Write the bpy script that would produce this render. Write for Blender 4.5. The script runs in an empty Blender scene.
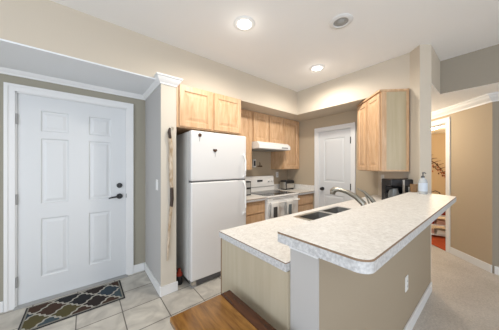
import bpy, bmesh, math, random
from mathutils import Matrix, Vector
random.seed(4)
PI = math.pi
SC = bpy.context.scene
COL = SC.collection

# ---------------------------------------------------------------- camera, world, light, exposure
cd = bpy.data.cameras.new('camera'); cam = bpy.data.objects.new('camera', cd); COL.objects.link(cam)
cam.location = (0, 0, 1.35); cam.rotation_euler = (PI/2, 0, math.radians(-39.19))
cd.sensor_width = 36; cd.lens = 14.557; cd.shift_y = 0.002; cd.clip_start = 0.02
SC.camera = cam
w = bpy.data.worlds.new('world'); SC.world = w; w.use_nodes = True
w.node_tree.nodes['Background'].inputs[0].default_value = (0.78, 0.87, 1.0, 1)
w.node_tree.nodes['Background'].inputs[1].default_value = 1.0
SC.view_settings.view_transform = 'Standard'; SC.view_settings.look = 'None'
SC.view_settings.gamma = 1; SC.view_settings.use_curve_mapping = False
SC.view_settings.exposure = 0.55

def area(name, loc, aim, sx, sy, power, col):
    l = bpy.data.lights.new(name, 'AREA'); l.shape = 'RECTANGLE'; l.size = sx; l.size_y = sy
    l.energy = power; l.color = col
    o = bpy.data.objects.new(name, l); COL.objects.link(o); o.location = loc
    o.rotation_euler = (Vector(aim)-Vector(loc)).to_track_quat('-Z', 'Y').to_euler()
    return o
def point(name, loc, power, col, r=0.05):
    l = bpy.data.lights.new(name, 'POINT'); l.energy = power; l.color = col; l.shadow_soft_size = r
    o = bpy.data.objects.new(name, l); COL.objects.link(o); o.location = loc; return o
def spot(name, loc, power, col, ang=150, r=0.06):
    l = bpy.data.lights.new(name, 'SPOT'); l.energy = power; l.color = col; l.shadow_soft_size = r
    l.spot_size = math.radians(ang); l.spot_blend = 0.6
    o = bpy.data.objects.new(name, l); COL.objects.link(o); o.location = loc; return o
# daylight through the two big windows of the living room behind the camera
area('window_daylight', (0.3, -3.25, 1.3), (0.3, 0, 1.3), 3.8, 2.0, 34, (0.86, 0.92, 1.0))
area('window_daylight', (-2.5, -0.4, 1.3), (0, 0.1, 1.3), 3.0, 2.0, 46, (0.80, 0.88, 1.0))

# ---------------------------------------------------------------- materials
def mat(name, col, rough=0.6, metal=0.0, spec=0.5, build=None, bump=0.0, bscale=80):
    m = bpy.data.materials.new(name); m.use_nodes = True
    nt = m.node_tree; b = nt.nodes['Principled BSDF']
    b.inputs['Base Color'].default_value = (*col, 1); b.inputs['Roughness'].default_value = rough
    b.inputs['Metallic'].default_value = metal; b.inputs['Specular IOR Level'].default_value = spec
    if build: build(nt, b)
    if bump:
        tc = nt.nodes.new('ShaderNodeTexCoord'); n = nt.nodes.new('ShaderNodeTexNoise')
        n.inputs['Scale'].default_value = bscale; nt.links.new(tc.outputs['Object'], n.inputs['Vector'])
        bp = nt.nodes.new('ShaderNodeBump'); bp.inputs['Strength'].default_value = bump; bp.inputs['Distance'].default_value = 0.01
        nt.links.new(n.outputs['Fac'], bp.inputs['Height']); nt.links.new(bp.outputs['Normal'], b.inputs['Normal'])
    return m
def ramp(nt, fac, stops):
    r = nt.nodes.new('ShaderNodeValToRGB'); e = r.color_ramp.elements
    while len(e) < len(stops): e.new(0.5)
    for i, (p, c) in enumerate(stops): e[i].position = p; e[i].color = (*c, 1)
    nt.links.new(fac, r.inputs[0]); return r.outputs[0]
def noise(nt, scale, detail=4, sc=(1, 1, 1), rough=.5, dist=0):
    tc = nt.nodes.new('ShaderNodeTexCoord'); mp = nt.nodes.new('ShaderNodeMapping'); mp.inputs['Scale'].default_value = sc
    n = nt.nodes.new('ShaderNodeTexNoise'); n.inputs['Scale'].default_value = scale; n.inputs['Detail'].default_value = detail
    n.inputs['Roughness'].default_value = rough; n.inputs['Distortion'].default_value = dist
    nt.links.new(tc.outputs['Object'], mp.inputs[0]); nt.links.new(mp.outputs[0], n.inputs['Vector']); return n.outputs['Fac']
def noisy(c0, c1, scale, lo=.35, hi=.65, **k):
    def f(nt, b): nt.links.new(ramp(nt, noise(nt, scale, **k), [(lo, c0), (hi, c1)]), b.inputs['Base Color'])
    return f
def math_n(nt, op, a, b=None):
    n = nt.nodes.new('ShaderNodeMath'); n.operation = op
    for i, v in enumerate((a, b)):
        if v is None: continue
        if isinstance(v, (int, float)): n.inputs[i].default_value = v
        else: nt.links.new(v, n.inputs[i])
    return n.outputs[0]

M = {}
M['wall'] = mat('warm_beige_paint', (.60, .53, .43), .85, bump=.05)
M['wall_tan'] = mat('tan_kitchen_paint', (.47, .385, .275), .85, bump=.05)
M['wall_half'] = mat('half_wall_darker_tan', (.385, .315, .225), .85, bump=.05)  # half wall in a darker tan than the other walls
M['entry_ceiling'] = mat('cool_white_ceiling_paint', (.84, .86, .88), .85)
M['wall_hall'] = mat('tan_hall_paint', (.46, .37, .26), .85, bump=.05)
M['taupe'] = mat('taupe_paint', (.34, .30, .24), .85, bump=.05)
M['entry'] = mat('entry_wall_daylight_tone', (.34, .315, .25), .85, bump=.05)  # grey tone of the daylight on the door wall put into its colour
M['stub'] = mat('partition_side_cool_light', (.46, .45, .435), .8, bump=.05)  # cooler light on the partition side put into its colour
M['stub_end'] = mat('partition_end_warm_light', (.62, .565, .475), .8, bump=.05)  # same partition, lighter and warmer light of its end face put into the colour
M['ceiling'] = mat('ceiling_white', (.88, .87, .85), .9, bump=.04)
M['trim'] = mat('trim_white', (.77, .77, .76), .45)
M['door'] = mat('door_white', (.67, .685, .69), .4)
M['black'] = mat('black_metal', (.012, .012, .012), .35)
M['blackplastic'] = mat('black_plastic', (.015, .015, .017), .3)
M['steel'] = mat('steel', (.62, .60, .56), .28, 1.0)
M['nickel'] = mat('brushed_nickel', (.36, .34, .29), .35, 1.0)
M['fridge'] = mat('fridge_white', (.71, .70, .68), .35, bump=.06, bscale=300)
M['fridge_side'] = mat('fridge_side_white', (.72, .71, .67), .5, bump=.1, bscale=300)
M['appl'] = mat('appliance_white', (.84, .83, .80), .25)
M['gasket'] = mat('gasket_grey', (.10, .10, .10), .6)
M['glass_black'] = mat('black_glass', (.012, .014, .016), .06)
M['white_plastic'] = mat('white_plastic', (.82, .81, .78), .4)
M['grey_plastic'] = mat('grey_plastic', (.35, .35, .34), .5)
def wood(c0, c1, sc):
    def f(nt, b):
        fac = noise(nt, 6, 5, sc, .6, .6); nt.links.new(ramp(nt, fac, [(.3, c0), (.7, c1)]), b.inputs['Base Color'])
    return f
M['maple'] = mat('maple', (.8, .6, .4), .4, build=wood((.50, .295, .15), (.69, .47, .285), (5, 5, .7)))
M['maple_dark'] = mat('dark_maple', (.33, .19, .09), .5)  # dark maple of the toe kicks
M['honey'] = mat('glossy_honey_wood', (.5, .25, .08), .16, build=wood((.13, .050, .009), (.32, .148, .028), (7, 1.0, 4)))
M['dark_strip'] = mat('dark_brown_grain', (.12, .04, .015), .22, build=wood((.04, .012, .004), (.10, .03, .009), (7, 1.0, 4)))  # darker brown for the strip along one side of the table
M['panel'] = mat('greige_laminate', (.5, .45, .36), .45, build=noisy((.44, .375, .265), (.48, .415, .30), 30, sc=(1, 1, .08)))
M['panel_gold'] = mat('golden_laminate', (.46, .38, .24), .4, build=noisy((.44, .36, .225), (.48, .40, .26), 30, sc=(1, 1, .08)))
M['edge_brown'] = mat('brown_seam', (.24, .15, .085), .6)
M['counter'] = mat('cream_stone_laminate', (.7, .65, .58), .5, build=noisy((.62, .585, .53), (.86, .84, .79), 34, detail=9, rough=.75, dist=1.5))
M['counter_edge'] = mat('speckled_grey_laminate', (.55, .54, .52), .4, build=noisy((.43, .425, .42), (.62, .615, .60), 90, detail=4))
M['lamp'] = mat('lamp_lens', (1, 1, 1), .5)
def emit(name, col, s):
    m = mat(name, col, .5); b = m.node_tree.nodes['Principled BSDF']
    b.inputs['Emission Color'].default_value = (*col, 1); b.inputs['Emission Strength'].default_value = s; return m
M['lamp_on'] = emit('lamp_lens_lit', (1, .95, .86), 9)
def tile(nt, b):
    tc = nt.nodes.new('ShaderNodeTexCoord'); mp = nt.nodes.new('ShaderNodeMapping'); mp.inputs['Location'].default_value = (-.27+3.3, -2.19+3.3, 0)
    br = nt.nodes.new('ShaderNodeTexBrick'); br.offset = 0; br.inputs['Scale'].default_value = 1
    br.inputs['Brick Width'].default_value = .33; br.inputs['Row Height'].default_value = .33; br.inputs['Mortar Size'].default_value = .005
    br.inputs['Mortar Smooth'].default_value = .2
    br.inputs['Color1'].default_value = (.50, .47, .42, 1); br.inputs['Color2'].default_value = (.57, .54, .48, 1); br.inputs['Mortar'].default_value = (.15, .135, .115, 1)
    nt.links.new(tc.outputs['Object'], mp.inputs[0]); nt.links.new(mp.outputs[0], br.inputs['Vector'])
    mx = nt.nodes.new('ShaderNodeMix'); mx.data_type = 'RGBA'; mx.blend_type = 'MULTIPLY'; mx.inputs[0].default_value = 1
    nt.links.new(br.outputs['Color'], mx.inputs[6]); nt.links.new(ramp(nt, noise(nt, 5, 6, dist=1.5), [(.3, (.72, .71, .70)), (.7, (1.1, 1.1, 1.08))]), mx.inputs[7])
    nt.links.new(mx.outputs[2], b.inputs['Base Color'])
    bp = nt.nodes.new('ShaderNodeBump'); bp.invert = True; bp.inputs['Strength'].default_value = .4; bp.inputs['Distance'].default_value = .004
    nt.links.new(br.outputs['Fac'], bp.inputs['Height']); nt.links.new(bp.outputs['Normal'], b.inputs['Normal'])
M['tile'] = mat('stone_look_tile', (.5, .46, .4), .38, build=tile)
def carpet(nt, b):
    mx = nt.nodes.new('ShaderNodeMix'); mx.data_type = 'RGBA'; mx.blend_type = 'MULTIPLY'; mx.inputs[0].default_value = 1
    nt.links.new(ramp(nt, noise(nt, 3, 4), [(.35, (.58, .52, .45)), (.65, (.66, .60, .53))]), mx.inputs[6])
    nt.links.new(ramp(nt, noise(nt, 60, 6, rough=.8), [(.3, (.72, .72, .72)), (.7, (1.15, 1.15, 1.15))]), mx.inputs[7])
    nt.links.new(mx.outputs[2], b.inputs['Base Color'])
M['carpet'] = mat('beige_carpet', (.5, .44, .36), 1.0, spec=.1, build=carpet, bump=.8, bscale=220)
def rug(nt, b):
    # wavy trellis lines over coloured lozenges
    tc = nt.nodes.new('ShaderNodeTexCoord'); sp = nt.nodes.new('ShaderNodeSeparateXYZ'); nt.links.new(tc.outputs['Object'], sp.inputs[0])
    x, y = sp.outputs[0], sp.outputs[1]
    px, py = .22, .24
    xs = math_n(nt, 'MULTIPLY', x, 1/px); ys = math_n(nt, 'MULTIPLY', y, 1/py)
    a = math_n(nt, 'ADD', math_n(nt, 'ADD', xs, ys), 10.2); c = math_n(nt, 'ADD', math_n(nt, 'SUBTRACT', xs, ys), 10.5)
    wa = math_n(nt, 'MULTIPLY', math_n(nt, 'SINE', math_n(nt, 'MULTIPLY', c, 6*PI)), .035)
    wc = math_n(nt, 'MULTIPLY', math_n(nt, 'SINE', math_n(nt, 'MULTIPLY', a, 6*PI)), .035)
    a2 = math_n(nt, 'ADD', a, wa); c2 = math_n(nt, 'ADD', c, wc)
    def line(v): return math_n(nt, 'GREATER_THAN', math_n(nt, 'ABSOLUTE', math_n(nt, 'SUBTRACT', math_n(nt, 'FRACT', v), .5)), .445)
    ln = math_n(nt, 'MAXIMUM', line(a2), line(c2))
    cb = nt.nodes.new('ShaderNodeCombineXYZ'); nt.links.new(math_n(nt, 'FLOOR', a2), cb.inputs[0]); nt.links.new(math_n(nt, 'FLOOR', c2), cb.inputs[1])
    wn = nt.nodes.new('ShaderNodeTexWhiteNoise'); nt.links.new(cb.outputs[0], wn.inputs['Vector'])
    r = nt.nodes.new('ShaderNodeValToRGB'); r.color_ramp.interpolation = 'CONSTANT'; e = r.color_ramp.elements
    cols = [(.014, .008, .006), (.018, .034, .050), (.075, .062, .020), (.040, .062, .075), (.045, .020, .010), (.008, .009, .011)]
    while len(e) < 6: e.new(.5)
    for i, cc in enumerate(cols): e[i].position = i/6; e[i].color = (*cc, 1)
    nt.links.new(wn.outputs['Value'], r.inputs[0])
    mx = nt.nodes.new('ShaderNodeMix'); mx.data_type = 'RGBA'; nt.links.new(ln, mx.inputs[0]); nt.links.new(r.outputs[0], mx.inputs[6]); mx.inputs[7].default_value = (.36, .345, .30, 1)
    nt.links.new(mx.outputs[2], b.inputs['Base Color'])
M['rug'] = mat('trellis_rug', (.1, .1, .1), .95, build=rug)
M['rug_border'] = mat('rug_border', (.20, .19, .16), .9)
M['rug_edge'] = mat('rug_edge', (.02, .02, .022), .9)
M['stick'] = mat('pale_driftwood', (.5, .4, .28), .7, build=noisy((.33, .22, .12), (.62, .52, .40), 26, sc=(1, 1, .5)))
M['stick_dark'] = mat('dark_stick_grip', (.04, .022, .014), .6)
M['red'] = mat('red_fabric', (.30, .03, .012), .8)
M['orange'] = mat('orange_red_rug', (.50, .08, .018), .9, bump=.3)
M['pink'] = mat('pale_pink_cloth', (.62, .38, .30), .9)
M['towel'] = mat('white_cotton', (.78, .77, .73), .95, bump=.4, bscale=200)
M['towel_dark'] = mat('charcoal_print', (.06, .055, .05), .95)
M['towel_blue'] = mat('slate_print', (.13, .16, .17), .95)
M['clear'] = mat('clear_plastic', (.85, .9, .93), .08)
M['clear'].node_tree.nodes['Principled BSDF'].inputs['Transmission Weight'].default_value = .55
M['label_blue'] = mat('pale_blue_label', (.55, .62, .70), .5)
M['soap_blue'] = mat('blue_liquid', (.05, .12, .45), .15)
M['brown'] = mat('brown_wicker', (.26, .15, .07), .8)
M['post'] = mat('post_daylight_grey', (.48, .46, .43), .8)  # daylight on the end of the half wall put into this grey
M['bowl'] = mat('dark_steel', (.30, .29, .27), .35, 1.0)
M['carafe'] = mat('carafe_glass', (.16, .17, .17), .05)
M['dark_bronze'] = mat('dark_bronze', (.10, .05, .03), .5, .6)
M['rust'] = mat('rust_red', (.28, .07, .03), .6)

# ---------------------------------------------------------------- mesh helpers
class MB:
    def __init__(s): s.bm = bmesh.new()
    def box(s, x0, x1, y0, y1, z0, z1, mx=None):
        r = bmesh.ops.create_cube(s.bm, size=1)
        m = Matrix.Translation(((x0+x1)/2, (y0+y1)/2, (z0+z1)/2)) @ Matrix.Diagonal((x1-x0, y1-y0, z1-z0, 1))
        bmesh.ops.transform(s.bm, matrix=(mx @ m) if mx else m, verts=r['verts']); return s
    def prism(s, pts, z0, z1, mx=None):
        a = [s.bm.verts.new((x, y, z0)) for x, y in pts]; b = [s.bm.verts.new((x, y, z1)) for x, y in pts]
        n = len(pts); s.bm.faces.new(a[::-1]); s.bm.faces.new(b)
        for i in range(n): s.bm.faces.new((a[i], a[(i+1) % n], b[(i+1) % n], b[i]))
        if mx: bmesh.ops.transform(s.bm, matrix=mx, verts=a+b)
        return s
    def cyl(s, p0, p1, r0, r1=None, n=24):
        p0, p1 = Vector(p0), Vector(p1); d = p1-p0
        r = bmesh.ops.create_cone(s.bm, cap_ends=True, segments=n, radius1=r0, radius2=r0 if r1 is None else r1, depth=d.length)
        m = Matrix.Translation((p0+p1)/2) @ d.to_track_quat('Z', 'Y').to_matrix().to_4x4()
        bmesh.ops.transform(s.bm, matrix=m, verts=r['verts']); return s
    def tube(s, pts, rad, n=12, flat=1.0):
        pts = [Vector(p) for p in pts]
        if not isinstance(rad, (list, tuple)): rad = [rad]*len(pts)
        rings = []
        for i, p in enumerate(pts):
            d = (pts[min(i+1, len(pts)-1)]-pts[max(i-1, 0)]).normalized()
            up = Vector((0, 0, 1)) if abs(d.z) < .95 else Vector((1, 0, 0))
            a = d.cross(up).normalized(); b = d.cross(a)
            rings.append([s.bm.verts.new(p+(a*math.cos(t)+b*math.sin(t)*flat)*rad[i]) for t in [2*PI*k/n for k in range(n)]])
        for q in range(len(rings)-1):
            for k in range(n): s.bm.faces.new((rings[q][k], rings[q][(k+1) % n], rings[q+1][(k+1) % n], rings[q+1][k]))
        s.bm.faces.new(rings[0]); s.bm.faces.new(rings[-1][::-1]); return s
    def lathe(s, prof, loc=(0, 0, 0), n=32, mx=None, closed=False):
        rings = []; vs = []
        for r, z in prof:
            ring = [s.bm.verts.new((loc[0]+max(r, 1e-4)*math.cos(2*PI*k/n), loc[1]+max(r, 1e-4)*math.sin(2*PI*k/n), loc[2]+z)) for k in range(n)]
            rings.append(ring); vs += ring
        if closed: rings.append(rings[0])
        for q in range(len(rings)-1):
            for k in range(n): s.bm.faces.new((rings[q][k], rings[q][(k+1) % n], rings[q+1][(k+1) % n], rings[q+1][k]))
        if not closed: s.bm.faces.new(rings[0][::-1]); s.bm.faces.new(rings[-1])
        if mx: bmesh.ops.transform(s.bm, matrix=mx, verts=vs)
        return s
    def panels(s, W, H, T, cells, ring, mx):
        """slab W x H (local x, z) of thickness T (front at y=0, back at y=T) with sunk and raised panels"""
        xs = sorted({0, W} | {v for c in cells for v in c[:2]}); zs = sorted({0, H} | {v for c in cells for v in c[2:4]})
        vs = []
        def q(a, b):
            f = [s.bm.verts.new(p) for p in a]; vs.extend(f); s.bm.faces.new(f)
        def rect(x0, x1, z0, z1, y): return [(x0, y, z0), (x1, y, z0), (x1, y, z1), (x0, y, z1)]
        for i in range(len(xs)-1):
            for j in range(len(zs)-1):
                x0, x1, z0, z1 = xs[i], xs[i+1], zs[j], zs[j+1]; cx, cz = (x0+x1)/2, (z0+z1)/2
                if any(c[0] < cx < c[1] and c[2] < cz < c[3] for c in cells): continue
                q(rect(x0, x1, z0, z1, 0), 0)
        for x0, x1, z0, z1 in cells:
            rr = []; off = 0
            rr.append(rect(x0, x1, z0, z1, 0))
            for d, y in ring:
                off += d; rr.append(rect(x0+off, x1-off, z0+off, z1-off, y))
            for a, b in zip(rr, rr[1:]):
                for k in range(4): q([a[k], a[(k+1) % 4], b[(k+1) % 4], b[k]], 0)
            q(rr[-1], 0)
        q([(W, T, 0), (0, T, 0), (0, T, H), (W, T, H)], 0)
        q([(0, T, 0), (0, 0, 0), (0, 0, H), (0, T, H)], 0); q([(W, 0, 0), (W, T, 0), (W, T, H), (W, 0, H)], 0)
        q([(0, 0, H), (W, 0, H), (W, T, H), (0, T, H)], 0); q([(0, T, 0), (W, T, 0), (W, 0, 0), (0, 0, 0)], 0)
        bmesh.ops.transform(s.bm, matrix=mx, verts=vs); return s
    def done(s, name, m, parent=None, bevel=0, smooth=False, seg=2, label=None):
        bmesh.ops.remove_doubles(s.bm, verts=s.bm.verts, dist=1e-5)
        bmesh.ops.recalc_face_normals(s.bm, faces=s.bm.faces)
        me = bpy.data.meshes.new(name); s.bm.to_mesh(me); s.bm.free()
        if smooth:
            for p in me.polygons: p.use_smooth = True
            try: me.set_sharp_from_angle(angle=math.radians(40))
            except Exception: pass
        me.materials.append(M[m]); o = bpy.data.objects.new(name, me); COL.objects.link(o)
        if parent: o.parent = parent
        if bevel:
            b = o.modifiers.new('bevel', 'BEVEL'); b.width = bevel; b.segments = seg; b.limit_method = 'ANGLE'
        if label: o['label'] = label
        return o
def empty(name, label, cat, loc=(0, 0, 0), group=None, rz=0):
    o = bpy.data.objects.new(name, None); COL.objects.link(o); o.location = loc; o.rotation_euler = (0, 0, rz); o.empty_display_size = .1
    if cat: o['label'] = label; o['category'] = cat
    else: o['kind'] = 'structure'; o['label'] = label
    if group: o['group'] = group
    return o
def tag(o, label, cat, group=None):
    o['label'] = label; o['category'] = cat
    if group: o['group'] = group
    return o
def struct(name, mb, m, label, **k):
    o = mb.done(name, m, **k); o['kind'] = 'structure'; o['label'] = label; return o
def T(x, y, z, rz=0): return Matrix.Translation((x, y, z)) @ Matrix.Rotation(rz, 4, 'Z')

CEIL, LOW = 2.67, 2.262
YD = 2.894      # entry and range wall
YF = 2.25       # face of the upper wall
XP = 3.42       # pantry wall
# ================================================================ STRUCTURE
struct('floor', MB().prism([(-2.6, .52), (2.9, .52), (XP+.05, 1.06), (XP+.05, 3.0), (-2.6, 3.0)], -.05, 0), 'tile', 'square stone-look tile floor of the entry and kitchen')
struct('floor_carpet', MB().prism([(-2.6, -3.3), (9.3, -3.3), (9.3, 3.6), (XP+.05, 3.6), (XP+.05, 1.06), (2.9, .52), (-2.6, .52)], -.05, .002), 'carpet', 'beige carpet floor beyond the bar and in the hall')
struct('ceiling', MB().prism([(-2.7, -3.4), (3.57, -3.4), (3.57, .7), (3.57, 3.0), (-2.7, 3.0)], CEIL, CEIL+.1), 'ceiling', 'white main ceiling with recessed lights')
struct('wall_north', MB().box(-2.7, -.507, YD, 3.0, 0, CEIL).box(.395, .62, YD, 3.0, 0, CEIL).box(-.507, .395, YD, 3.0, 2.055, CEIL), 'entry', 'greige wall around the entry door')
struct('wall_kitchen', MB().box(.62, XP+.1, YD, 3.0, 0, CEIL), 'wall_tan', 'beige wall behind fridge and range')
struct('wall_upper', MB().box(-2.7, .61, YF, YD, LOW+.004, CEIL).box(.61, 2.93, YF, YD, LOW, CEIL).prism([(2.93, .64), (XP, 1.13), (XP, YD), (2.93, YD)], LOW, CEIL), 'wall', 'beige upper wall and soffit above entry recess and cabinets')
struct('ceiling_entry', MB().box(-2.7, .70, YF+.002, YD, LOW-.008, LOW+.004), 'entry_ceiling', 'low white ceiling of the entry recess')
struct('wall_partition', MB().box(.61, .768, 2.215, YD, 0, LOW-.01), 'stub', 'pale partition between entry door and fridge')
struct('wall_partition_end', MB().box(.61, .768, 2.2, 2.215, 0, LOW-.01), 'stub_end', 'cream end face of the partition beside the fridge')  # thin slab that carries the lit tone of the end face
struct('wall_east', MB().box(XP, XP+.1, 1.05, 1.53, 0, CEIL).box(XP, XP+.1, 2.13, 3.0, 0, CEIL).box(XP, XP+.1, 1.53, 2.13, 1.985, CEIL), 'wall_tan', 'beige wall around the pantry door')
struct('wall_diagonal', MB().prism([(2.82, .53), (2.915, .45), (XP+.1, 1.055), (XP, 1.13)], 0, CEIL), 'wall', 'angled beige wall ending in the column at the bar')
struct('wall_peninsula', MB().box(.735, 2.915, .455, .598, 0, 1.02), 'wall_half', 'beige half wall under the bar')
struct('wall_hall_upper', MB().prism([(2.916, .452), (3.47, .452), (3.47, .6), (3.07, .6)], LOW, CEIL), 'wall', 'short upper wall beside the column')
struct('wall_header', MB().box(3.47, 3.57, -3.3, .7, LOW-.005, CEIL), 'taupe', 'taupe upper wall above the low hall ceiling')
struct('ceiling_hall', MB().prism([(2.94, .453), (3.472, .453), (3.472, -3.3), (4.0, -3.3), (4.0, .05), (6.4, 2.45), (6.4, 3.6), (XP+.1, 3.6), (XP+.1, 1.056)], LOW-.006, LOW+.04), 'ceiling', 'low ceiling over the hall')
dq = 1/math.sqrt(2)
hallM = Matrix(((dq, dq, 0, 3.974), (dq, -dq, 0, .037), (0, 0, 1, 0), (0, 0, 0, 1)))   # local x along the wall, local y away from the hall
d0, d1 = .66, 1.44
struct('wall_hall', MB().box(0, d0, 0, .1, 0, 2.44, hallM).box(d1, 3.2, 0, .1, 0, 2.44, hallM).box(d0, d1, 0, .1, 2.045, 2.44, hallM), 'wall_hall', 'tan angled hall wall with the bedroom doorway')
struct('wall_right', MB().prism([(3.974, -3.3), (4.07, -3.3), (4.07, .0), (3.974, .037)], 0, LOW), 'taupe', 'taupe wall right of the angled hall wall')
struct('wall_hall_end', MB().box(XP+.1, 6.4, 2.9, 3.0, 0, 2.44), 'wall_hall', 'wall at the far end of the hall')
struct('wall_bedroom', MB().box(9.2, 9.3, -1.3, 3.6, 0, 2.44).box(4.08, 9.2, -1.4, -1.3, 0, 2.44).box(6.4, 9.2, 3.5, 3.6, 0, 2.44), 'wall_hall', 'tan walls of the bedroom beyond the doorway')
struct('ceiling_bedroom', MB().box(4.0, 9.3, -1.4, 3.6, 2.44, 2.5), 'ceiling', 'ceiling of the bedroom beyond the doorway')
# living room behind the camera with its two windows
def wall_with_window(name, mxl, L, a, b, z0, z1, label):
    struct(name, MB().box(0, a, 0, .1, 0, CEIL, mxl).box(b, L, 0, .1, 0, CEIL, mxl).box(a, b, 0, .1, 0, z0, mxl).box(a, b, 0, .1, z1, CEIL, mxl), 'wall', label)
wall_with_window('wall_south', T(-2.7, -3.4, 0), 6.8, 1.0, 5.0, .25, 2.35, 'living room wall with the wide window')
wall_with_window('wall_west', T(-2.6, -3.4, 0, PI/2), 6.4, 1.4, 4.6, .25, 2.35, 'living room side wall with window')
def win(name, mxl, a, b, z0, z1, label):
    e = empty(name, label, None); m = MB()
    for p in (a, (a+b)/2-.025, b-.05): m.box(p, p+.05, .02, .08, z0, z1, mxl)
    m.box(a, b, .02, .08, z0, z0+.05, mxl).box(a, b, .02, .08, z1-.05, z1, mxl)
    m.done('window_frame', 'trim', e)
win('window_1', T(-2.7, -3.4, 0), 1.0, 5.0, .25, 2.35, 'wide white framed window behind the viewer')
win('window_2', T(-2.6, -3.4, 0, PI/2), 1.4, 4.6, .25, 2.35, 'white framed window on the living room side')

# baseboards
def base(name, mxl, L, label, h=.10, t=.014): struct(name, MB().box(0, L, -t, 0, 0, h, mxl), 'trim', label, bevel=.004)
base('baseboard_entry_left', T(-2.6, YD, 0), 2.6-.585, 'white baseboard left of the entry door')
base('baseboard_entry_right', T(.47, YD, 0), .125, 'short white baseboard right of the entry door')
struct('baseboard_partition', MB().box(.596, .61, 2.186, YD-.001, 0, .10).box(.61, .782, 2.186, 2.2, 0, .10), 'trim', 'white baseboard wrapping the partition end', bevel=.004)
struct('baseboard_peninsula', MB().box(.735, 2.905, .441, .455, 0, .10), 'trim', 'white baseboard along the bar half wall', bevel=.004)
base('baseboard_hall', hallM, d0-.075, 'white baseboard along the tan hall wall')
struct('baseboard_right', MB().box(3.958, 3.974, -3.2, .02, 0, .10), 'trim', 'white baseboard along the taupe wall', bevel=.004)
# crown mouldings: stepped profile swept along a mitred path (points listed with the wall on the left side)
def crown(name, path, z0, label, cap=True, prof=None, m='trim'):
    prof = prof or [(0, 0), (.012, 0), (.014, .012), (.022, .02), (.036, .030), (.048, .046), (.052, .058), (.062, .060), (.062, .075), (0, .075)]
    b = MB(); rings = []
    P = [Vector(p) for p in path]
    for i, p in enumerate(P):
        def nrm(a, c): d = (c-a).normalized(); return Vector((d.y, -d.x))
        if i == 0: n = nrm(P[0], P[1]); k = 1
        elif i == len(P)-1: n = nrm(P[-2], P[-1]); k = 1
        else:
            n1, n2 = nrm(P[i-1], P[i]), nrm(P[i], P[i+1]); n = (n1+n2).normalized(); k = 1/max(n.dot(n1), .3)
        rings.append([b.bm.verts.new((p.x+n.x*o*k, p.y+n.y*o*k, z0+z)) for o, z in prof])
    for a, c in zip(rings, rings[1:]):
        for q in range(len(prof)): b.bm.faces.new((a[q], a[(q+1) % len(prof)], c[(q+1) % len(prof)], c[q]))
    b.bm.faces.new(rings[0]); b.bm.faces.new(rings[-1][::-1])
    return struct(name, b, m, label)
crown('trim_1', [(-2.6, YD), (.61, YD), (.61, 2.2), (.765, 2.2), (.765, YF)], 2.204, 'white crown moulding around the entry recess and partition top', prof=[(0, 0), (.010, 0), (.013, .014), (.022, .024), (.034, .040), (.043, .058), (.046, .068), (.056, .070), (.056, .086), (0, .086)])
crown('trim_2', [(5.6, 1.663), (3.974, .037), (3.974, -3.2)][::-1][::-1], 2.155, 'white crown moulding along the hall walls', prof=[(0, 0), (.012, 0), (.015, .016), (.03, .03), (.052, .05), (.064, .074), (.075, .078), (.075, .101), (0, .101)])

# ---------------- doors
SIX = [(.158, .367, .22, .81), (.158, .367, .96, 1.62), (.158, .367, 1.69, 1.90), (.537, .742, .22, .81), (.537, .742, .96, 1.62), (.537, .742, 1.69, 1.90)]
d = empty('door_1', 'white six panel entry door with black lever and deadbolt', None)
x0, x1 = -.507, .395
dm = MB(); dm.panels(x1-x0-.008, 2.04, .04, SIX, [(.010, .010), (.012, .010), (.022, .003)], T(x0+.004, YD+.012, .01)); slab = dm.done('door_panel', 'door', d)
# casing: flat board with raised outer band
c = MB()
for a, b_ in ((x0-.075, x0-.006), (x1+.006, x1+.075)): c.box(a, b_, YD-.016, YD, 0, 2.058)
c.box(x0-.075, x1+.075, YD-.016, YD, 2.058, 2.125); c.box(x0-.075, x0-.050, YD-.022, YD-.014, 0, 2.125).box(x1+.050, x1+.075, YD-.022, YD-.014, 0, 2.125).box(x0-.05, x1+.05, YD-.022, YD-.014, 2.10, 2.125)
c.done('door_casing', 'trim', d, bevel=.003)
MB().box(x0-.006, x0+.003, YD-.006, YD+.06, 0, 2.058).box(x1-.003, x1+.006, YD-.006, YD+.06, 0, 2.058).box(x0-.006, x1+.006, YD-.006, YD+.06, 2.050, 2.058).done('door_jamb', 'trim', d)
MB().box(x0-.01, x1+.01, YD-.05, YD+.05, 0, .012).done('threshold', 'grey_plastic', d, bevel=.003)
for z in (.24, 1.03, 1.80): MB().box(x0-.005, x0+.010, YD-.004, YD+.012, z-.05, z+.05).cyl((x0+.001, YD-.004, z-.05), (x0+.001, YD-.004, z+.05), .006).done('hinge', 'steel' if 0 else 'grey_plastic', d)
lk = MB().cyl((.325, YD+.012, 1.115), (.325, YD-.008, 1.115), .030).cyl((.325, YD-.008, 1.115), (.325, YD-.018, 1.115), .020).box(.320, .330, YD-.034, YD-.016, 1.100, 1.130).done('deadbolt', 'black', d, smooth=True)
MB().cyl((.325, YD+.012, .985), (.325, YD-.010, .985), .032).cyl((.325, YD-.01, .985), (.325, YD-.05, .985), .011).tube([(.325, YD-.048, .985), (.29, YD-.050, .985), (.25, YD-.046, .980), (.215, YD-.040, .972)], [.012, .010, .009, .007]).done('door_handle', 'black', d, smooth=True)
MB().box(.392, .3965, YD-.0062, YD+.02, .96, 1.01).done('strike_plate', 'black', d)

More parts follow.
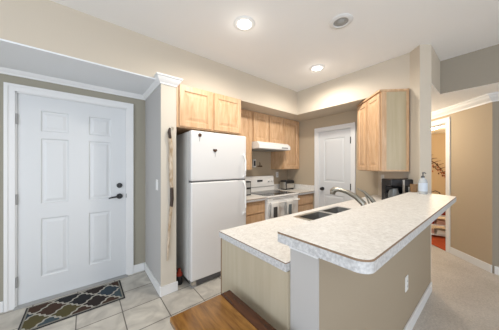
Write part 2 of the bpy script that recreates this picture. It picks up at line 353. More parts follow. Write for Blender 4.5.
d = empty('door_2', 'white two panel pantry door with dark knob', None)
mxp = Matrix.Translation((XP+.012, 2.13, .01)) @ Matrix.Rotation(-PI/2, 4, 'Z')
pm = MB(); pm.panels(.592, 1.97, .035, [(.10, .49, .20, .82), (.10, .49, 1.05, 1.84)], [(.012, .010), (.012, .010), (.025, .003)], mxp @ T(.004, 0, 0)); pm.done('door_panel', 'door', d)
c = MB().box(XP-.016, XP, 2.136, 2.206, 0, 1.992).box(XP-.016, XP, 1.455, 1.524, 0, 1.992).box(XP-.016, XP, 1.455, 2.206, 1.992, 2.062)
c.box(XP-.023, XP-.014, 2.182, 2.206, 0, 2.062).box(XP-.023, XP-.014, 1.455, 1.479, 0, 2.062).box(XP-.023, XP-.014, 1.479, 2.182, 2.038, 2.062).done('door_casing', 'trim', d, bevel=.003)
MB().box(XP-.005, XP+.05, 2.126, 2.136, 0, 1.992).box(XP-.005, XP+.05, 1.524, 1.534, 0, 1.992).box(XP-.005, XP+.05, 1.524, 2.136, 1.983, 1.992).done('door_jamb', 'trim', d)
for z in (.25, 1.0, 1.78): MB().box(XP-.006, XP+.014, 1.522, 1.545, z-.055, z+.055).cyl((XP-.006, 1.533, z-.055), (XP-.006, 1.533, z+.055), .009).done('hinge', 'black', d)
MB().cyl((XP+.012, 2.05, .93), (XP-.004, 2.05, .93), .032).cyl((XP-.004, 2.05, .93), (XP-.03, 2.05, .93), .012).lathe([(.0, -.03), (.018, -.026), (.028, -.010), (.028, .004), (.016, .016), (.012, .02)], mx=T(XP-.035, 2.05, .93) @ Matrix.Rotation(PI/2, 4, 'Y')).done('door_handle', 'black', d, smooth=True)

d = empty('door_3', 'cream cased doorway from the hall into the bedroom', None)
MB().box(d0-.07, d0, -.018, 0, 0, 2.045, hallM).box(d1, d1+.07, -.018, 0, 0, 2.045, hallM).box(d0-.07, d1+.07, -.018, 0, 2.045, 2.115, hallM).done('door_casing', 'trim', d, bevel=.004)
MB().box(d0, d0+.015, -.002, .102, 0, 2.045, hallM).box(d1-.015, d1, -.002, .102, 0, 2.045, hallM).box(d0, d1, -.002, .102, 2.03, 2.045, hallM).done('door_jamb', 'trim', d)

# ================================================================ CABINETS
RING = [(.008, .010), (.012, .011), (.030, .002)]
def cab_door(par, mxl, W, H, name='door', fr=.055, knob=False, T_=.019):
    m = MB(); m.panels(W, H, T_, [(fr, W-fr, fr, H-fr)], RING, mxl); return m.done(name, 'maple', par)
def drawer(par, mxl, W, H):
    m = MB(); m.panels(W, H, .019, [(.022, W-.022, .022, H-.022)], [(.008, .004), (.004, .001)], mxl); return m.done('drawer', 'maple', par)
# above the fridge
c = empty('wall_cabinet', 'pale maple two door cabinet above the refrigerator', 'cabinet', (.79, 2.55, 1.775))
def body(par, mb, m='maple', name='body'): o = mb.done(name, m); o.parent = par; o.matrix_parent_inverse = Matrix.Translation(-par.location) if par.rotation_euler[2] == 0 else (par.matrix_basis).inverted(); return o
def fix(o, par): o.parent = par; o.matrix_parent_inverse = par.matrix_basis.inverted(); return o
def cab(label, x0, x1, yf, yb, z0, z1, doors, name='wall_cabinet', drawers=(), group=None):
    c_ = empty(name, label, 'cabinet', ((x0+x1)/2, (yf+yb)/2, z0), group)
    fix(MB().box(x0, x1, yf+.02, yb, z0, z1).done('body', 'maple'), c_)
    for a, b_, p, q in doors: fix(cab_door(None, T(a, yf, p), b_-a, q-p), c_)
    for a, b_, p, q in drawers: fix(drawer(None, T(a, yf, p), b_-a, q-p), c_)
    return c_
bpy.data.objects.remove(c)
cab('pale maple two door cabinet above the refrigerator', .770, 1.645, 2.18, YD, 1.775, LOW-.01, [(.798, 1.190, 1.79, 2.238), (1.225, 1.632, 1.79, 2.238)])
cab('tall maple wall cabinet between refrigerator and range hood', 1.647, 2.146, 2.55, YD, 1.285, LOW, [(1.665, 2.128, 1.295, 2.235)])
cab('short maple double cabinet above the range hood', 2.148, 2.916, 2.55, YD, 1.755, LOW, [(2.165, 2.520, 1.765, 2.235), (2.540, 2.90, 1.765, 2.235)])
cab('maple wall cabinet right of the range hood above the toaster', 2.918, XP-.004, 2.55, YD, 1.285, LOW, [(2.935, XP-.05, 1.295, 2.235)])
# filler panel beside the fridge
# range-side base cabinets
RZ = .875
for lab, a, b_ in (('maple base cabinet with drawers between refrigerator and range', 1.69, 2.142), ('maple base cabinet with drawers right of the range', 2.918, XP-.004)):
    cb = cab(lab, a, b_, 2.235, YD, .10, RZ-.04, [], 'base_cabinet', [(a+.02, b_-.02, .655, .805), (a+.02, b_-.02, .385, .635), (a+.02, b_-.02, .12, .365)])
    fix(MB().box(a, b_, 2.31, YD, 0, .10).done('toe_kick', 'maple_dark'), cb)
def counter(name, label, pts, z1, th, splash=None, grp=None, seamz=.0):
    e = empty(name, label, 'countertop', (pts[0][0], pts[0][1], z1-th))
    def off(P, d):
        n = len(P); out = []
        ar = sum(P[i][0]*P[(i+1) % n][1]-P[(i+1) % n][0]*P[i][1] for i in range(n)); sg = 1 if ar > 0 else -1
        for i in range(n):
            a, b_, c_ = Vector(P[i-1]), Vector(P[i]), Vector(P[(i+1) % n])
            n1 = (b_-a).normalized(); n2 = (c_-b_).normalized(); n1 = Vector((n1.y, -n1.x))*sg; n2 = Vector((n2.y, -n2.x))*sg
            m_ = (n1+n2).normalized(); out.append(tuple(b_+m_*(d/max(m_.dot(n1), .4))))
        return out
    fix(MB().prism(pts, z1-th, z1-.0085).done('edge_band', 'counter_edge', bevel=.001), e)
    fix(MB().prism(off(pts, .0006), z1-.0085, z1-.0012).done('edge_seam', 'edge_brown'), e)
    fix(MB().prism(off(pts, -.0002), z1-.0012, z1).done('surface', 'counter'), e)
    for s_ in (splash or []): fix(MB().box(*s_).done('backsplash', 'counter'), e)
    return e
counter('countertop', 'small cream laminate countertop between refrigerator and range', [(1.69, 2.21), (2.142, 2.21), (2.142, YD-.002), (1.69, YD-.002)], RZ, .04, [(1.69, 2.142, YD-.022, YD-.002, RZ, RZ+.10)])
counter('countertop', 'cream laminate countertop under the toaster right of the range', [(2.918, 2.21), (XP-.004, 2.21), (XP-.004, YD-.002), (2.918, YD-.002)], RZ, .04, [(2.918, XP-.004, YD-.022, YD-.002, RZ, RZ+.10), (XP-.022, XP-.004, 2.21, YD-.022, RZ, RZ+.10)])

# peninsula base
p = empty('base_cabinet', 'greige panelled peninsula base cabinet under the sink counter', 'cabinet', (1.9, .86, 0))
fix(MB().prism([(.76, .60), (.76, 1.12), (XP-.004, 1.12), (2.885, .60)], .10, .70).box(.76, 1.30, .60, 1.12, .70, .868).box(2.20, 2.88, .60, 1.12, .70, .868).done('body', 'maple'), p)
fix(MB().prism([(.80, .62), (.80, 1.05), (3.3, 1.05), (2.87, .62)], 0, .10).done('toe_kick', 'maple_dark'), p)
fix(MB().box(.712, .760, .60, 1.168, 0, .868).done('end_panel', 'panel'), p)
fix(MB().box(.709, .762, 1.168, 1.176, 0, .868).done('edge_strip', 'edge_brown'), p)
mk = lambda x: Matrix.Translation((x, 1.14, 0)) @ Matrix.Rotation(PI, 4, 'Z')
for a in (1.26, 1.74, 2.22, 2.70): fix(cab_door(None, mk(a) @ T(0, 0, .13), .45, .53), p); 
for a in (1.26, 1.74, 2.22, 2.70): fix(drawer(None, mk(a) @ T(0, 0, .69), .45, .15), p)
# peninsula counter with a hole for the sink
SX0, SX1, SY0, SY1 = 1.38, 2.11, .67, 1.10
cp = empty('countertop', 'cream laminate sink countertop of the peninsula, lower than the bar', 'countertop', (.72, .6, .872))
def cbox(z0, z1, g):
    m = MB(); q = g
    m.box(.700-q, SX0+.02, .60, 1.180+q, z0, z1); m.box(SX0+.02, SX1-.02, .60, SY0+.02, z0, z1); m.box(SX0+.02, SX1-.02, SY1-.02, 1.180+q, z0, z1)
    m.prism([(SX1-.02, .60), (2.886, .60), (XP-.004, 1.125), (XP-.004, 1.180+q), (SX1-.02, 1.180+q)], z0, z1); return m
fix(cbox(.872, .908, 0).done('edge_band', 'counter_edge'), cp)
fix(cbox(.908, .9125, .0006).done('edge_seam', 'edge_brown'), cp)
fix(cbox(.9125, .914, -.0002).done('surface', 'counter'), cp)
# sink
s = empty('kitchen_sink', 'double bowl stainless steel sink set in the peninsula counter', 'sink', (1.745, .885, .914))
r = MB(); z = .914
bowls = [(SX0+.035, 1.715, SY0+.06, SY1-.03), (1.765, SX1-.035, SY0+.06, SY1-.03)]
xs = [SX0, bowls[0][0], bowls[0][1], bowls[1][0], bowls[1][1], SX1]
r.box(SX0, SX1, SY0, SY0+.06, z, z+.004).box(SX0, SX1, SY1-.03, SY1, z, z+.004)
for a, b_ in ((0, 1), (2, 3), (4, 5)): r.box(xs[a], xs[b_], SY0+.06, SY1-.03, z, z+.004)
fix(r.done('rim', 'steel'), s)
for bx0, bx1, by0, by1 in bowls:
    m = MB(); dep = .19; i = .03
    top = [(bx0, by0, z+.002), (bx1, by0, z+.002), (bx1, by1, z+.002), (bx0, by1, z+.002)]
    bot = [(bx0+i, by0+i, z-dep), (bx1-i, by0+i, z-dep), (bx1-i, by1-i, z-dep), (bx0+i, by1-i, z-dep)]
    t_ = [m.bm.verts.new(v) for v in top]; b2 = [m.bm.verts.new(v) for v in bot]
    for k in range(4): m.bm.faces.new((t_[k], t_[(k+1) % 4], b2[(k+1) % 4], b2[k]))
    m.bm.faces.new(b2); o = fix(m.done('bowl', 'bowl'), s); so = o.modifiers.new('s', 'SOLIDIFY'); so.thickness = .003
    dr = MB().cyl(((bx0+bx1)/2, (by0+by1)/2, z-dep), ((bx0+bx1)/2, (by0+by1)/2, z-dep+.006), .04).done('drain', 'gasket'); fix(dr, s)
# faucet
f = empty('kitchen_faucet', 'brushed nickel sink faucet with arched spout and side lever', 'faucet', (1.68, .645, .918))
fix(MB().lathe([(.032, 0), (.032, .006), (.024, .012), (.022, .08), (.020, .12), (.0, .125)], (1.68, .640, .918)).done('base', 'nickel', smooth=True), f)
fix(MB().tube([(1.68, .640, 1.00), (1.68, .665, 1.060), (1.68, .72, 1.105), (1.68, .78, 1.132), (1.68, .84, 1.146), (1.68, .88, 1.148)], [.021, .022, .020, .017, .016, .015], 16).done('spout', 'nickel', smooth=True), f)
fix(MB().tube([(1.68, .86, 1.150), (1.68, .895, 1.146), (1.68, .912, 1.128), (1.68, .915, 1.105)], [.016, .025, .028, .024], 16).done('spray_head', 'nickel', smooth=True), f)
fix(MB().lathe([(.026, 0), (.026, .006), (.019, .012), (.018, .11), (.012, .125), (0, .128)], (1.88, .640, .918)).tube([(1.88, .645, 1.03), (1.88, .68, 1.075), (1.88, .73, 1.122), (1.88, .79, 1.152)], [.018, .015, .011, .005], 12).tube([(1.88, .655, 1.0), (1.88, .695, 1.03), (1.88, .712, 1.075), (1.88, .735, 1.118)], [.008, .006, .006, .004], 10).done('lever', 'nickel', smooth=True), f)
f.location = (1.68, .64, .918)
b = empty('soap_bottle', 'small clear bottle of blue dish soap beside the sink', 'bottle', (2.0, .92, .918))
bx = (1.93, .69, .918)
def at_local(mb, name, m, par, **k): return mb.done(name, m, par, **k)
b.location = (1.80, .66, .918)
at_local(MB().lathe([(.0, 0), (.024, 0), (.026, .01), (.026, .09), (.012, .12), (.012, .125), (0, .125)]), 'bottle_body', 'soap_blue', b, smooth=True)
at_local(MB().lathe([(0, .125), (.010, .125), (.010, .15), (.004, .152), (.004, .17), (0, .17)]), 'cap', 'white_plastic', b, smooth=True)
b.location = (1.80, .80, .918); b.location = (1.785, .692, .918)

# bar top
bar_pts = [(.640, .600), (.640, .245)]
def arc(cx, cy, r, a0, a1, n=8): return [(cx+r*math.cos(math.radians(a0+(a1-a0)*i/n)), cy+r*math.sin(math.radians(a0+(a1-a0)*i/n))) for i in range(n+1)]
P0 = arc(.665, .577, .025, 180, 90, 4)[::-1] + arc(.720, .325, .08, 180, 270, 10) + [(2.63, .245), (2.652, .262), (2.79, .498), (2.80, .545), (2.84, .562), (2.86, .60)]
P0 = arc(.650, .590, .010, 90, 180, 3) + arc(.685, .280, .045, 180, 270, 10) + [(2.63, .235), (2.655, .262), (2.80, .505), (2.812, .529), (2.875, .60)]
bar = counter('bar_top', 'long cream laminate raised bar top on the half wall', P0, 1.07, .045)
# post trim under the bar
struct('trim_3', MB().box(.715, .735, .448, .606, .998, 1.0215).box(.722, .735, .455, .602, .975, .998).box(.735, .80, .440, .4549, .998, 1.0195).box(.735, .80, .447, .4549, .975, .998), 'trim', 'white trim block on top of the half wall end', bevel=.003)
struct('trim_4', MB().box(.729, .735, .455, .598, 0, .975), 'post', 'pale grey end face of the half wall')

# ================================================================ REFRIGERATOR
FX0, FX1, FY = .895, 1.665, 2.105
r = empty('refrigerator', 'white top freezer refrigerator with two white handles', 'refrigerator', ((FX0+FX1)/2, 2.45, 0))
fix(MB().box(FX0+.004, FX1-.004, FY+.085, 2.84, .06, 1.740).done('cabinet_body', 'fridge_side', bevel=.008), r)
def fdoor(z0, z1, nm):
    m = MB(); m.box(FX0, FX1, FY, FY+.078, z0, z1); return fix(m.done(nm, 'fridge', bevel=.018, smooth=False, seg=4), r)
fdoor(.075, 1.168, 'door'); fdoor(1.180, 1.745, 'freezer_door')
fix(MB().box(FX0+.008, FX1-.008, FY+.075, FY+.09, .075, 1.740).box(FX0+.01, FX1-.01, FY+.012, FY+.08, 1.165, 1.183).done('gasket', 'gasket'), r)
fix(MB().box(FX0+.02, FX1-.02, FY+.03, FY+.06, .015, .07).done('base_grille', 'gasket'), r)
fix(MB().box(FX0+.02, FX0+.07, FY+.02, FY+.08, 0, .06).done('foot', 'grey_plastic'), r)
for a_, b_, c_, d_ in ((FX1-.07, FX1-.02, FY+.02, FY+.08), (FX0+.02, FX0+.07, 2.74, 2.80), (FX1-.07, FX1-.02, 2.74, 2.80)): fix(MB().box(a_, b_, c_, d_, 0, .06).done('foot', 'grey_plastic'), r)
fix(MB().box(FX0+.005, FX0+.05, FY-.004, FY+.03, .045, .075).done('hinge', 'steel'), r)
for nm, z0, z1 in (('door_handle', .72, 1.150), ('freezer_handle', 1.20, 1.50)):
    x = FX1-.05
    fix(MB().tube([(x, FY+.002, z0), (x, FY-.03, z0+.03), (x, FY-.042, z0+.09), (x, FY-.042, z1-.09), (x, FY-.03, z1-.03), (x, FY+.002, z1)], [.014, .013, .012, .012, .013, .014], 12).done(nm, 'appl', smooth=True), r)
for i, (x, z_, lab) in enumerate(((.998, 1.695, 'small dark flower magnet near the top corner of the freezer door'), (1.19, 1.53, 'dark dragonfly magnet in the middle of the freezer door'))):
    mg = empty('fridge_magnet', lab, 'magnet', (x, FY, z_), 'magnets on the freezer door')
    m = MB().cyl((0, 0, 0), (0, -.008, 0), .017)
    for k in range(5 if i == 0 else 4):
        a = 2*PI*k/5+.4 if i == 0 else (.2, PI-.2, .7, PI-.7)[k]; L = .02 if i == 0 else .032
        m.cyl((math.cos(a)*L*.6, 0, math.sin(a)*L*.6), (math.cos(a)*L*.6, -.005, math.sin(a)*L*.6), .009)
    m.done('body', 'dark_bronze', mg)
    MB().tube([(0, -.003, -.01), (.004 if i else -.004, -.003, -.04), (0 if i else -.006, -.003, -.07)], .0025, 6).done('tail', 'grey_plastic', mg)
# items in the gap
g = empty('fire_extinguisher', 'small red and black item standing in the gap left of the refrigerator', 'bottle', (.838, 2.30, 0))
g.name = 'spray_bottle'
MB().lathe([(0, 0), (.032, 0), (.034, .01), (.034, .10), (.016, .14), (0, .14)]).done('bottle_body', 'blackplastic', g, smooth=True)
MB().lathe([(0, .10), (.0345, .10), (.0345, .12), (.016, .15), (.014, .175), (0, .175)]).done('cap', 'red', g, smooth=True)

# ================================================================ RANGE AND HOOD
RX0, RX1, RY = 2.148, 2.912, 2.20
r = empty('range', 'white electric range with black glass cooktop', 'range', ((RX0+RX1)/2, 2.5, 0))
fix(MB().box(RX0, RX1, RY+.04, 2.86, .03, RZ-.02).done('body', 'appl', bevel=.004), r)
fix(MB().box(RX0-.0, RX1+.0, RY, 2.86, RZ-.02, RZ+.006).done('cooktop_frame', 'appl', bevel=.008), r)
fix(MB().box(RX0+.035, RX1-.035, RY+.05, 2.76, RZ+.006, RZ+.010).done('cooktop', 'glass_black', bevel=.002), r)
for x, y, q in ((2.34, 2.38, .10), (2.72, 2.38, .08), (2.34, 2.63, .08), (2.72, 2.63, .10)):
    fix(MB().lathe([(q-.006, 0), (q, 0), (q, .0008), (q-.006, .0008)], (x, y, RZ+.010), closed=True).done('burner_ring', 'grey_plastic'), r)
fix(MB().box(RX0+.01, RX1-.01, RY+.005, RY+.045, .30, RZ-.075).done('oven_door', 'appl', bevel=.01), r)
fix(MB().box(RX0+.01, RX1-.01, RY+.012, RY+.045, .05, .29).done('storage_drawer', 'appl', bevel=.01), r)
fix(MB().box(RX0+.01, RX1-.01, RY+.012, RY+.045, RZ-.07, RZ-.024).done('vent_strip', 'appl'), r)
m = MB()
for k in range(18): m.box(RX0+.13+k*.028, RX0+.15+k*.028, RY+.009, RY+.013, RZ-.055, RZ-.045)
fix(m.done('vent_slots', 'grey_plastic'), r)
fix(MB().tube([(RX0+.06, RY+.01, .775), (RX0+.06, RY-.035, .775)], .012).tube([(RX1-.06, RY+.01, .775), (RX1-.06, RY-.035, .775)], .012).cyl((RX0+.03, RY-.035, .775), (RX1-.03, RY-.035, .775), .013).done('oven_handle', 'appl', smooth=True), r)
bg = MB().prism([(2.79, RZ+.006), (2.86, RZ+.006), (2.86, 1.145), (2.845, 1.16), (2.825, 1.16), (2.808, 1.14)], RX0+.002, RX1-.002, Matrix(((0, 0, 1, 0), (1, 0, 0, 0), (0, 1, 0, 0), (0, 0, 0, 1))))
bo = fix(bg.done('backguard', 'appl', bevel=.006), r)
fix(MB().box(2.47, 2.60, 2.797, 2.806, 1.055, 1.090).done('clock_display', 'blackplastic'), r)
for x in (2.21, 2.30, 2.76, 2.85): fix(MB().cyl((x, 2.806, 1.06), (x, 2.776, 1.06), .024, .019).done('control_knob', 'white_plastic', smooth=True), r)
fix(MB().box(RX0+.01, RX1-.01, 2.790, 2.798, .955, .968).done('seam_strip', 'grey_plastic'), r)
# towels on the oven handle
for (x, w_, mm, lab) in ((2.175, .17, 'towel_dark', 'white dish towel with dark print hanging left on the oven handle'), (2.53, .15, 'towel_blue', 'white dish towel with slate blue print hanging right on the oven handle')):
    t = empty('dish_towel', lab, 'towel', (x, RY-.035, .775), 'dish towels on the oven handle')
    m = MB(); prof = [(-.021, -.28)]+[(-.021, -.15), (-.020, -.02)]+[(-.017*math.cos(q), .017*math.sin(q)) for q in (PI*.1, PI*.3, PI*.5, PI*.7, PI*.9)]+[(.018, -.02), (.020, -.20)]
    n = 10; grid = []
    for k in range(n+1):
        xx = w_*k/n; wv = .004*math.sin(k*1.9); grid.append([m.bm.verts.new((xx, y+(wv if z_ < -.03 else 0)*( -1 if y < 0 else .3), z_)) for y, z_ in prof])
    for k in range(n):
        for j in range(len(prof)-1): m.bm.faces.new((grid[k][j], grid[k+1][j], grid[k+1][j+1], grid[k][j+1]))
    o = m.done('cloth', 'towel', t, smooth=True); so = o.modifiers.new('s', 'SOLIDIFY'); so.thickness = .005; so.offset = 0
    MB().box(w_*.25, w_*.72, -.031, -.027, -.22, -.05).done('print', mm, t, bevel=.001)
# hood
h = empty('range_hood', 'white under cabinet range hood above the range', 'range hood', (2.53, 2.6, 1.63))
pr = [(2.405, 1.685), (2.385, 1.665), (2.385, 1.635), (2.88, 1.635), (2.88, 1.753), (2.50, 1.753)]
YZ = Matrix(((0, 0, 1, 0), (1, 0, 0, 0), (0, 1, 0, 0), (0, 0, 0, 1)))
pr = [(2.385, 1.635), (2.88, 1.635), (2.88, 1.754), (2.45, 1.754), (2.385, 1.70)]
fix(MB().prism(pr, 2.15, 2.914, YZ).done('hood_shell', 'appl', bevel=.008), h)
fix(MB().box(2.22, 2.84, 2.43, 2.83, 1.629, 1.636).done('filter', 'grey_plastic'), h)
fix(MB().box(2.68, 2.84, 2.381, 2.386, 1.655, 1.680).done('switch_panel', 'grey_plastic'), h)

# ================================================================ SMALL KITCHEN THINGS
t = empty('toaster', 'black and chrome toaster on the counter right of the range', 'toaster', (3.20, 2.71, RZ))
MB().box(-.13, .14, -.085, .085, .015, .185).done('shell', 'blackplastic', t, bevel=.025, seg=4)
MB().box(-.11, .12, -.089, -.08, .03, .125).done('front_plate', 'steel', t, bevel=.004)
MB().box(-.138, -.12, -.075, .075, .02, .16).done('end_plate', 'steel', t, bevel=.006)
MB().box(-.10, .11, -.05, -.02, .18, .187).box(-.10, .11, .02, .05, .18, .187).done('slot', 'gasket', t)
MB().box(.138, .165, -.02, .02, .10, .12).done('lever', 'blackplastic', t, bevel=.003)
for x in (-.10, .10): MB().box(x-.015, x+.015, -.07, .07, 0, .016).done('foot', 'blackplastic', t)
t = empty('radio', 'small black countertop box with round dials beside the refrigerator', 'radio', (2.03, 2.58, RZ))
MB().box(-.075, .06, -.06, .06, 0, .23).done('case', 'blackplastic', t, bevel=.008)
MB().box(-.06, .045, -.064, -.058, .13, .21).box(-.06, .045, -.064, -.058, .02, .10).done('speaker_grille', 'grey_plastic', t, bevel=.004)
t = empty('wall_timer', 'white wall device with dark screen on the backsplash beside the hood', 'timer', (2.33, YD, 1.43))
t.location = (2.467, YD, 1.40)
MB().box(-.035, .035, -.022, 0, -.075, .075).done('case', 'white_plastic', t, bevel=.006)
MB().box(-.02, .02, -.026, -.02, -.05, .05).done('screen', 'blackplastic', t)
t = empty('key_hook', 'little dark metal hook on the wall above the range', 'hook', (2.616, YD, 1.345))
MB().box(-.06, .06, -.008, 0, -.012, .010).done('plate', 'dark_bronze', t)
MB().tube([(0, -.008, 0), (0, -.035, -.005), (0, -.04, .02)], .006, 8).tube([(0, -.004, .0), (0, -.006, .05), (-.01, -.006, .08)], [.008, .008, .003], 8).done('hook', 'dark_bronze', t)
def plate(name, label, cat, mx, kind, grp=None):
    e = empty(name, label, cat); e.matrix_world = mx
    MB().box(-.036, .036, -.006, 0, -.058, .058).done('cover_plate', 'white_plastic', e, bevel=.003)
    if kind == 'switch': MB().box(-.016, .016, -.011, -.004, -.033, .033).done('rocker', 'trim', e, bevel=.003)
    else:
        for z_ in (-.02, .02): 
            so = MB().box(-.016, .016, -.009, -.004, z_-.014, z_+.014).done('socket', 'trim', e, bevel=.004)
            MB().box(-.007, -.004, -.0095, -.0085, z_-.005, z_+.006).box(.004, .007, -.0095, -.0085, z_-.005, z_+.006).done('slot', 'gasket', so)
    return e
plate('light_switch', 'white light switch on the partition beside the entry door', 'light switch', T(.61, 2.34, 1.145, -PI/2), 'switch')
plate('power_outlet', 'white outlet on the beige half wall below the bar', 'power outlet', T(1.975, .455, .42), 'outlet')
plate('power_outlet', 'white outlet on the wall behind the toaster', 'power outlet', T(3.10, YD, 1.17), 'outlet')
plate('power_outlet', 'white outlet on the angled wall left of the coffee maker', 'power outlet', T(3.33, 1.040, 1.17, PI/4+PI), 'outlet')
# coffee maker under the corner cabinet
cm = empty('coffee_maker', 'black drip coffee maker with glass carafe beside the angled wall', 'coffee maker', (2.83, .735, .914), rz=math.radians(-39))
MB().box(-.125, .13, .02, .10, 0, .285).box(-.125, .13, -.08, .02, .0, .035).box(-.125, .13, -.07, .02, .205, .285).done('housing', 'blackplastic', cm, bevel=.010)
MB().box(.005, .028, -.076, -.066, .03, .28).done('silver_strip', 'steel', cm, bevel=.002)
MB().box(.028, .125, -.07, .02, .03, .22).done('water_tank', 'glass_black', cm, bevel=.01)
MB().box(.07, .085, -.075, -.068, .08, .20).done('level_gauge', 'steel', cm, bevel=.002)
MB().lathe([(0, .036), (.050, .036), (.058, .07), (.055, .12), (.040, .165), (.042, .18), (0, .18)], (-.065, -.03, 0)).done('carafe', 'carafe', cm, smooth=True)
MB().tube([(-.105, -.05, .185), (-.16, -.065, .175), (-.185, -.07, .12), (-.170, -.06, .06), (-.12, -.05, .05)], .014, 10).done('carafe_handle', 'blackplastic', cm, smooth=True)
# wall cabinet in the corner, set at 45 degrees
nb = Vector((2.925, .638)); dl = Vector((dq, dq)); dn = Vector((-dq, dq))
org = nb + dn*.335
c = empty('wall_cabinet', 'maple wall cabinet with two doors mounted on the angled wall above the coffee maker', 'cabinet', (org.x, org.y, 1.286), rz=PI/4)
# local x runs along the wall away from the viewer, local y from the doors' face back to the wall is -y
Lc, Dc, Hc = .615, .323, .962
MB().box(0, Lc, -Dc, -.02, 0, Hc).done('body', 'maple', c)
MB().box(-.003, 0, -Dc+.03, -.045, .02, Hc-.03).done('side_panel', 'panel_gold', c)
MB().box(-.012, Lc, -Dc-.0, .006, Hc-.022, Hc).done('top_moulding', 'maple', c, bevel=.003)
MB().box(-.006, 0, -.075, -.02, 0, Hc-.02).box(-.006, 0, -Dc, -Dc+.03, 0, Hc-.02).done('frame_edge', 'maple', c)
for a in (.012, .315):
    W = .288; m = MB(); m.panels(W, Hc-.05, .019, [(.05, W-.05, .05, Hc-.1)], RING, Matrix.Translation((a+W, 0, .01)) @ Matrix.Rotation(PI, 4, 'Z')); m.done('door', 'maple', c)

# things on the bar
sb = empty('soap_dispenser', 'clear pump bottle of hand sanitizer with pale label at the end of the bar', 'bottle', (2.62, .468, 1.07), rz=math.radians(-39)); sb.scale = (.84, .84, .97)
MB().lathe([(0, 0), (.038, 0), (.042, .006), (.042, .125), (.034, .15), (.016, .162), (.016, .168), (0, .168)]).done('bottle_body', 'clear', sb, smooth=True)
MB().lathe([(.0425, .03), (.0428, .03), (.0428, .115), (.0425, .115)], closed=True).done('label', 'label_blue', sb, smooth=True)
MB().lathe([(0, .168), (.017, .168), (.017, .185), (.006, .188), (.005, .212), (.010, .214), (.010, .222), (0, .224)]).tube([(0, 0, .218), (.02, 0, .219), (.036, 0, .210)], [.007, .006, .004], 8).done('pump', 'gasket', sb, smooth=True)
kb = empty('cup', 'small brown cup at the end of the bar behind the pump bottle', 'cup', (2.742, .566, 1.07))
MB().lathe([(0, 0), (.026, 0), (.030, .01), (.033, .085), (.030, .085), (.026, .012), (0, .012)]).done('cup_body', 'brown', kb, smooth=True)
# stick hanging on the partition end
st = empty('walking_stick', 'knotty pale wooden walking stick with dark grip hanging on the partition end', 'walking stick', (.69, 2.178, 1.7))
pts = [(.694, 2.180, 1.66), (.706, 2.178, 1.55), (.699, 2.176, 1.42), (.706, 2.178, 1.30), (.703, 2.176, 1.22), (.712, 2.177, 1.12)]
fix(MB().tube(pts, [.019, .022, .020, .019, .020, .017], 8).done('shaft', 'stick', smooth=True), st)
fix(MB().tube([(.712, 2.177, 1.125), (.714, 2.176, 1.0), (.708, 2.177, .92)], [.017, .018, .016], 10).done('grip', 'stick_dark', smooth=True), st)
fix(MB().tube([(.708, 2.177, .93), (.695, 2.178, .80), (.686, 2.178, .68), (.676, 2.179, .5), (.668, 2.180, .36)], [.016, .015, .013, .012, .008], 8).done('lower_shaft', 'stick', smooth=True), st)
fix(MB().tube([(.700, 2.180, 1.62), (.690, 2.168, 1.66), (.682, 2.164, 1.70), (.690, 2.166, 1.75)], [.012, .016, .017, .009], 10).done('carved_handle', 'stick_dark', smooth=True), st)
fix(MB().tube([(.690, 2.168, 1.745), (.70, 2.175, 1.765), (.72, 2.18, 1.762), (.73, 2.19, 1.75), (.73, 2.199, 1.745)], .005, 8).done('hanger', 'steel', smooth=True), st)

# rug at the door
r = empty('doormat', 'dark multicoloured trellis pattern rug in front of the entry door', 'rug', (-.055, 2.625, 0))
MB().box(-.375, .375, -.205, .205, 0, .006).done('binding', 'rug_edge', r, bevel=.002)
MB().box(-.362, .362, -.192, .192, .006, .009).done('border', 'rug_border', r)
MB().box(-.350, .350, -.180, .180, .009, .0115).done('pile', 'rug', r)
r.location = (-.055, 2.605, 0)

# narrow wooden table
t = empty('side_table', 'narrow glossy honey wood table with dark edge against the peninsula', 'table', (.45, .49, 0))
fix(MB().box(.312, .590, -.02, .985, .602, .630).done('tabletop', 'honey', bevel=.004), t)
fix(MB().box(.590, .655, -.02, .985, .602, .630).done('darker_side_strip', 'dark_strip', bevel=.004), t)  # strip of the top beside the peninsula, in a darker brown
fix(MB().box(.335, .635, .0, .018, .53, .602).box(.335, .635, .945, .963, .53, .602).box(.335, .353, .018, .945, .53, .602).box(.617, .635, .018, .945, .53, .602).done('apron', 'honey'), t)
for x in (.335, .60):
    for y in (.0, .928):
        xc, yc = x+.0175, y+.0175
        fix(MB().prism([(xc-.018, yc-.018), (xc+.018, yc-.018), (xc+.018, yc+.018), (xc-.018, yc+.018)], 0, .53).done('leg', 'honey', bevel=.003), t)

# ================================================================ CEILING FIXTURES
def can(x, y, lit, label):
    e = empty('recessed_light', label, 'ceiling light', (x, y, CEIL), 'recessed lights in the main ceiling' )
    MB().lathe([(.062, -.0005), (.098, -.0005), (.100, -.004), (.094, -.009), (.066, -.012), (.062, -.008)], closed=True, n=48).done('trim_ring', 'trim', e, smooth=True)
    if lit:
        MB().lathe([(0, -.010), (.050, -.0095), (.064, -.004), (.064, -.001), (0, -.001)], n=48).done('lens', 'lamp_on', e, smooth=True)
    else:
        MB().lathe([(0, -.004), (.064, -.004), (.064, -.001), (0, -.001)], n=48).done('reflector', 'grey_plastic', e)
        MB().lathe([(.036, -.004), (.060, -.004), (.060, -.006), (.036, -.006)], closed=True).done('baffle_ring', 'grey_plastic', e)
        MB().lathe([(0, -.020), (.02, -.018), (.034, -.010), (.036, -.004), (0, -.004)]).done('bulb', 'grey_plastic', e, smooth=True)
    return e
can(1.145, 1.48, True, 'lit recessed ceiling light nearest the viewer, above the fridge side')
can(2.42, 1.53, True, 'lit recessed ceiling light farther away, above the pantry side')
can(1.81, .90, False, 'unlit recessed ceiling light with grey centre above the bar')
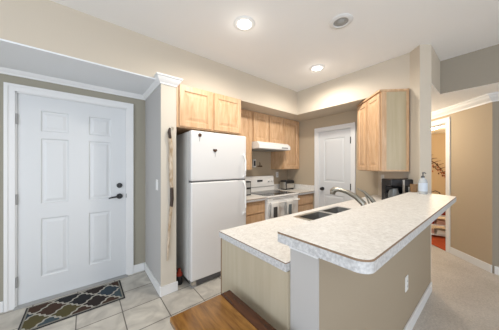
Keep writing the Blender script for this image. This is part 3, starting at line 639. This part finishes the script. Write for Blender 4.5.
for x, y, pw in ((1.145, 1.48, 44), (2.42, 1.53, 40)): spot('can_lamp', (x, y, CEIL-.03), pw, (1, .93, .84), 172, .06); point('can_glow', (x, y, CEIL-.10), 0.35, (1, .93, .83), .05)

# ================================================================ HALL AND BEDROOM
e = empty('ceiling_light', 'glowing round ceiling light in the bedroom beyond the doorway', 'ceiling light', (7.35, 1.13, 2.44))
MB().lathe([(0, -.001), (.19, -.001), (.19, -.02), (.17, -.02), (0, -.02)], n=40).done('base', 'trim', e, smooth=True)
MB().lathe([(0, -.10), (.08, -.092), (.15, -.06), (.178, -.02), (0, -.02)], n=40).done('shade', 'lamp_on', e, smooth=True)
point('bedroom_lamp', (7.35, 1.13, 2.2), 70, (1, .72, .42), .12)
e = empty('ceiling_light', 'unseen round ceiling light added in the hall', 'ceiling light', (4.15, 1.35, LOW-.006))  # hidden behind the column, added to warm the hall wall and carpet
MB().lathe([(0, 0), (.15, 0), (.15, -.02), (0, -.02)], n=40).done('base', 'trim', e, smooth=True)
MB().lathe([(0, -.09), (.07, -.08), (.12, -.05), (.142, -.02), (0, -.02)], n=40).done('shade', 'lamp_on', e, smooth=True)
point('hall_unseen_light', (4.15, 1.35, LOW-.25), 23, (1, .86, .68), .1)  # light of the added, unseen hall fixture
# wall art of branches
a = empty('wall_art', 'dark metal branch wall art with red leaves on the bedroom wall', 'wall art', (9.2, 1.42, 1.45))
m = MB(); lv = MB(); random.seed(8)
for k in range(9):
    y0, z0 = -.35+.08*k, .45-.10*k; pts = []
    ang = random.uniform(-.4, .5)+math.radians(-45)
    pts = [(-.02, .42-.09*k+math.cos(ang+j*.25)*-.10*j, .38-.10*k+.04*j*math.sin(ang+j)) for j in range(4)]
    m.tube(pts, [.014, .012, .009, .005], 6)
    for j in range(5):
        yy, zz = .45-.1*k+random.uniform(-.12, .12), .38-.10*k+random.uniform(-.10, .10)
        (m if j % 2 else lv).lathe([(0, -.003), (.035, 0), (0, .003)], n=8, mx=T(-.03, yy, zz) @ Matrix.Rotation(PI/2, 4, 'Y') @ Matrix.Diagonal((1, .5, 1, 1)))
m.tube([(-.015, .5, .42), (-.015, .2, .22), (-.015, -.1, .0), (-.015, -.4, -.45)], [.018, .016, .014, .008], 8)
m.done('branches', 'dark_bronze', a); lv.done('leaves', 'rust', a)
# shelf with linens
s = empty('shelf_unit', 'low white shelf just inside the bedroom doorway', 'shelf', (5.12, .62, 0), rz=math.radians(-60))
# local x = width, local y = depth (away from the viewer)
s.rotation_euler = (0, 0, math.radians(-70)); s.location = (5.10, .72, 0)
for x in (-.42, .40): MB().box(x, x+.02, 0, .32, 0, .60).done('side_panel', 'trim', s)
for z in (.05, .23, .41, .58): MB().box(-.40, .40, 0, .32, z, z+.02).done('shelf', 'trim', s)
random.seed(3)
names = [('orange red', 'red'), ('pale pink', 'pink'), ('white', 'towel')]
RM = Matrix.Translation(s.location) @ Matrix.Rotation(math.radians(-70), 4, 'Z')
hs = {.07: 'bottom', .25: 'middle', .43: 'top'}
for z, lev in hs.items():
    for i, x in enumerate((-.30, -.10, .10, .30)):
        cn, mm = names[(i+int(z*10)) % 3]
        side = ('leftmost', 'second from the left', 'third from the left', 'rightmost')[i]
        q = empty('folded_towel', f'{cn} folded cloth, {side} on the {lev} board of the bedroom shelf', 'cloth', group='folded cloths on the bedroom shelf')
        q.matrix_world = RM @ T(x, .15, z)
        MB().box(-.085, .085, -.12, .12, 0, .035).box(-.082, .082, -.12, .118, .036, .07).done('cloth', mm, q, bevel=.012, seg=3)
q = empty('handbag', 'black bag on top of the bedroom shelf', 'bag'); q.matrix_world = RM @ T(0.02, .15, .60)
MB().box(-.16, .16, -.08, .08, 0, .17).done('bag_body', 'blackplastic', q, bevel=.04, seg=4)
MB().tube([(-.08, 0, .15), (-.06, 0, .24), (0, 0, .27), (.06, 0, .24), (.08, 0, .15)], .008, 8).done('strap', 'blackplastic', q, smooth=True)
q = empty('rug', 'orange red rug on the floor inside the bedroom doorway', 'rug', (4.86, .58, .002), rz=PI/4)
MB().box(-.42, .42, -.26, .26, 0, .012).done('pile', 'orange', q, bevel=.004)
